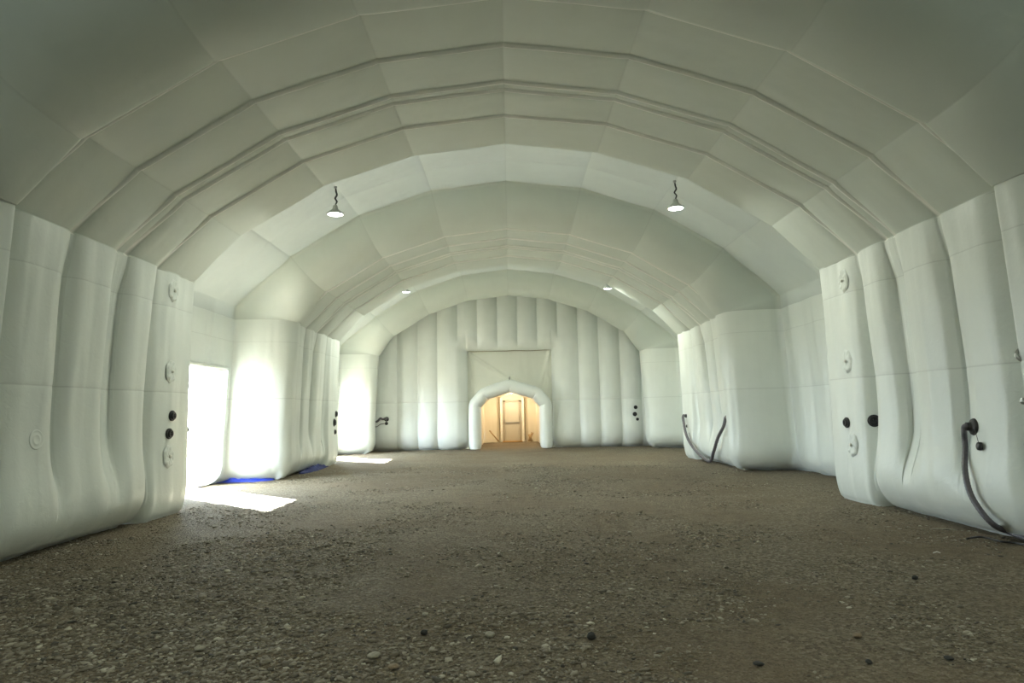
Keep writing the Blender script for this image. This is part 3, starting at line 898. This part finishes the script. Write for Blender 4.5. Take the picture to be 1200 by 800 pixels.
# far right looping hose
la, qa = wall_frame(1, 21.9, z_of(810, 487, 21.9), 0)
lb, qb = wall_frame(1, 17.9, z_of(857, 489, 17.9), 0)
na, nb = qa @ Vector((0, 0, 1)), qb @ Vector((0, 0, 1))
def on(px, py, y, lift=.12):
    z = z_of(px, py, y); l, _ = wall_frame(1, y, z, lift); return l
bot = unp(827, 538, z=.05)
pts = [la + na * .02, la + na * .10, la + na * .12 + Vector((0, -.08, -.18)), on(810, 512, 21.4, .12), on(817, 527, 20.9, .13), Vector((5.62, 19.6, .06)), on(833, 528, 18.95, .15), on(840, 513, 18.4, .15), on(846, 500, 18.0, .15), lb + nb * .16 + Vector((0, .03, -.05)), lb + nb * .13 + Vector((0, .0, .02)), lb + nb * .02]
mkhose('loop_hose', pts, .045, M['hose'], 'dark hose looping to the ground between two ports on the far right wall', .92, [(la, qa, .6), (lb, qb, .6)], 12)
pts2 = [on(812, 507, 21.5, .05), on(817, 520, 21.2, .05), on(824, 532, 20.7, .06), Vector((5.72, 19.9, .05))]
mkhose('thin_hose', pts2, .016, M['chrome'], 'thin grey hose hanging close behind the far right looping hose', 1)
valve_at(wall_frame(1, 21.9, z_of(810, 499, 21.9), .0)[0], wall_frame(1, 21.9, 1.3, 0)[1] @ Vector((0, 0, 1)), .6, 'small air valve beneath the far end of the looping hose')
# small wavy hose on the left of the back wall
def bk(px, py, lift=.08):
    p = unp(px, py, y=BY - .2); return Vector((p.x, back_y(p.x, p.z) - lift, p.z))
pts = [bk(436, 491), bk(440, 494), bk(443, 493), bk(446, 490), bk(449, 491), bk(452, 490), bk(454, 491, .02)]
e = bk(453, 491, 0)
mkhose('wavy_hose', pts, .045, M['hose'], 'short wavy dark hose on the left side of the back wall', .92, [(e, Vector((0, -1, 0)).to_track_quat('Z', 'Y'), .95)], 10)
pts = [bk(437, 498, .05), bk(441, 500, .05), bk(446, 497, .05), bk(451, 496, .04)]
mkhose('sagging_hose', pts, .016, M['hose'], 'thin grey hose sagging under the short wavy hose on the back wall', 1)
valve_at(bk(453, 496, .01), (0, -1, 0), .8, 'small black valve under the wavy hose on the back wall')

# ------------------------------------------------------------------ blue tarps peeking from under the left tubes
def tarp(p0, p1, w, h, mat, label, seed):
    v = []; f = []; n, m = 60, 12
    p0 = Vector(p0); p1 = Vector(p1); d = (p1 - p0); nn = Vector((d.y, -d.x, 0)).normalized()
    for i in range(n + 1):
        t = i / n; env = math.sin(PI * min(1, max(0, t))) ** .35
        for k in range(m + 1):
            s = k / m
            z = h * env * (.25 + .75 * abs(noise.noise(Vector((t * 9, s * 3, seed)))) * 1.6) * math.sin(PI * (.08 + .9 * s)) + .02
            q = p0 + d * t + nn * ((s - .5) * w * env + .05 * noise.noise(Vector((t * 7, s, seed + 3))))
            v.append((q.x, q.y, z if 0 < k < m else -.01))
    for i in range(n):
        for k in range(m):
            q = i * (m + 1) + k; f.append((q, q + m + 1, q + m + 2, q + 1))
    o = mesh('tarp', v, f, mat); tag(o, label, 'tarp'); return o
a = unp(250, 565, z=0); b = unp(322, 562, z=0)
tarp((a.x, a.y, 0), (b.x, b.y, 0), .42, .30, M['tarp'], 'crumpled bright blue tarp sticking out under the bright left tube', 1)
a = unp(345, 556, z=0); b = unp(379, 545, z=0)
tarp((a.x + .1, a.y + .25, 0), (b.x + .12, b.y, 0), .36, .12, M['tarpdark'], 'dark blue tarp strip along the foot of the left wall past the tube', 5)

# ------------------------------------------------------------------ pendant lamps
LENS = lens_mat('lamp_lens', (.97, 1, .90), 26)
def make_lamp():
    root = empty('pendant_lamp')
    mb = MB(); mb.lathe([(.001, .17), (.03, .17), (.045, .15), (.05, .10), (.09, .06), (.15, .02), (.165, -.005), (.16, -.012), (.14, -.005), (.12, .0)], 32); mb.build('housing', M['lampw'], root)
    mb = MB(); mb.lathe([(.132, -.004), (.10, -.014), (.05, -.018), (.001, -.02)], 32); mb.build('lens', LENS, root)
    P = [Vector((.0, 0, .17)), Vector((.02, 0, .24)), Vector((-.012, .01, .30)), Vector((.02, 0, .36)), Vector((.005, 0, .43)), Vector((0, 0, .52))]
    mb = MB(); mb.tube(spline(P, 6), .012, 8); mb.tube(spline([q + Vector((.012, .01, 0)) if 0 < i < 5 else q for i, q in enumerate(P)], 6), .008, 6); mb.build('cord', M['cord'], root)
    mb = MB(); mb.lathe([(.001, .52), (.03, .515), (.03, .50), (.012, .47), (.001, .46)], 12); mb.build('hook', M['chrome'], root)
    return root
LP = [make_lamp()]; lu = [False]
LAMP_W = 85
lamps = [(393, 251, 12.12, 'pendant lamp hanging at the upper left, nearer of the left pair'),
         (792, 244, 12.12, 'pendant lamp hanging at the upper right, nearer of the right pair'),
         (476, 342, 22.7, 'far left pendant lamp high before the back wall'),
         (712, 338, 22.7, 'far right pendant lamp high before the back wall')]
pos = []
for px, py, y, lb in lamps:
    p = unp(px, py, y=y); o = put(LP, lu, p, Matrix.Identity(3).to_quaternion(), 1.0 if y < 20 else .95, lb, 'lamp', 'round pendant lamps under the roof'); pos.append(p)
for x in (-3.15, 3.15):
    p = Vector((x, 1.55, 5.2)); o = put(LP, lu, p, Matrix.Identity(3).to_quaternion(), 1, 'pendant lamp above the viewer on the %s side' % ('left' if x < 0 else 'right'), 'lamp', 'round pendant lamps under the roof'); pos.append(p)
for p in pos:
    la = bpy.data.lights.new('lamp_light', 'AREA'); la.shape = 'DISK'; la.size = .26; la.energy = LAMP_W * (2.6 if p.y > 20 else 1); la.color = (.95, 1, .85)
    lo = bpy.data.objects.new('lamp_light', la); COL.objects.link(lo); lo.location = p - Vector((0, 0, .035))

# ------------------------------------------------------------------ outdoors, sun and sky
v = [(-8.3, -20, -.05), (-60, -20, -.05), (-60, 60, -.05), (-8.3, 60, -.05)]
nx_, ny_ = 20, 30; v = []; f = []
for i in range(nx_ + 1):
    for k in range(ny_ + 1):
        x = -8.2 - 50 * (i / nx_) ** 1.5; y = -10 + 60 * k / ny_; v.append((x, y, -.03 + .25 * (i / nx_) * noise.noise(Vector((x * .1, y * .1, 0)))))
for i in range(nx_):
    for k in range(ny_):
        q = i * (ny_ + 1) + k; f.append((q, q + 1, q + ny_ + 2, q + ny_ + 1))
struct(mesh('ground_outside', v, f, M['floor']))
sun = bpy.data.lights.new('sun', 'SUN'); sun.energy = 420; sun.angle = math.radians(1.8); sun.color = (.96, 1, .98)
so = bpy.data.objects.new('sun', sun); COL.objects.link(so)
el = math.radians(37); d = Vector((.73, -.68, 0)).normalized() * math.cos(el) + Vector((0, 0, -math.sin(el)))
so.rotation_mode = 'QUATERNION'; so.rotation_quaternion = (-d).to_track_quat('Z', 'Y')
w = bpy.data.worlds.new('sky'); S.world = w; w.use_nodes = True
bg = w.node_tree.nodes['Background']; bg.inputs[0].default_value = (.74, .89, 1, 1); bg.inputs[1].default_value = 44.0
for (a, b, c) in OPEN:
    po = bpy.data.lights.new('sky_portal', 'AREA'); po.shape = 'RECTANGLE'; po.size = c - a; po.size_y = TOPZ; po.cycles.is_portal = True
    o = bpy.data.objects.new('sky_portal', po); COL.objects.link(o); o.location = (-(BASE + OW + .1), (a + c) / 2, TOPZ / 2)
    o.rotation_euler = Matrix(((0, 0, -1), (1, 0, 0), (0, -1, 0))).to_euler()   # local x->+y, local -z->+x

# ------------------------------------------------------------------ camera
cam = bpy.data.cameras.new('camera'); cam.sensor_width = 36; cam.lens = 36 * F_PX / 1200; cam.clip_end = 300
co = bpy.data.objects.new('camera', cam); COL.objects.link(co)
# rows: world axes in camera (right, up, forward)
Rm = Matrix(((Xc.x, Xc.y, -Xc.z), (Yc.x, Yc.y, -Yc.z), (Zc.x, Zc.y, -Zc.z)))
co.matrix_world = Matrix.Translation(CAMP) @ Rm.to_4x4()
S.camera = co
S.view_settings.view_transform = 'Standard'; S.view_settings.look = 'None'; S.view_settings.gamma = 1; S.view_settings.use_curve_mapping = False
S.view_settings.exposure = -0.25
S.cycles.use_denoising = True; S.cycles.max_bounces = 12; S.cycles.diffuse_bounces = 9; S.cycles.glossy_bounces = 4
S.cycles.sample_clamp_indirect = 12
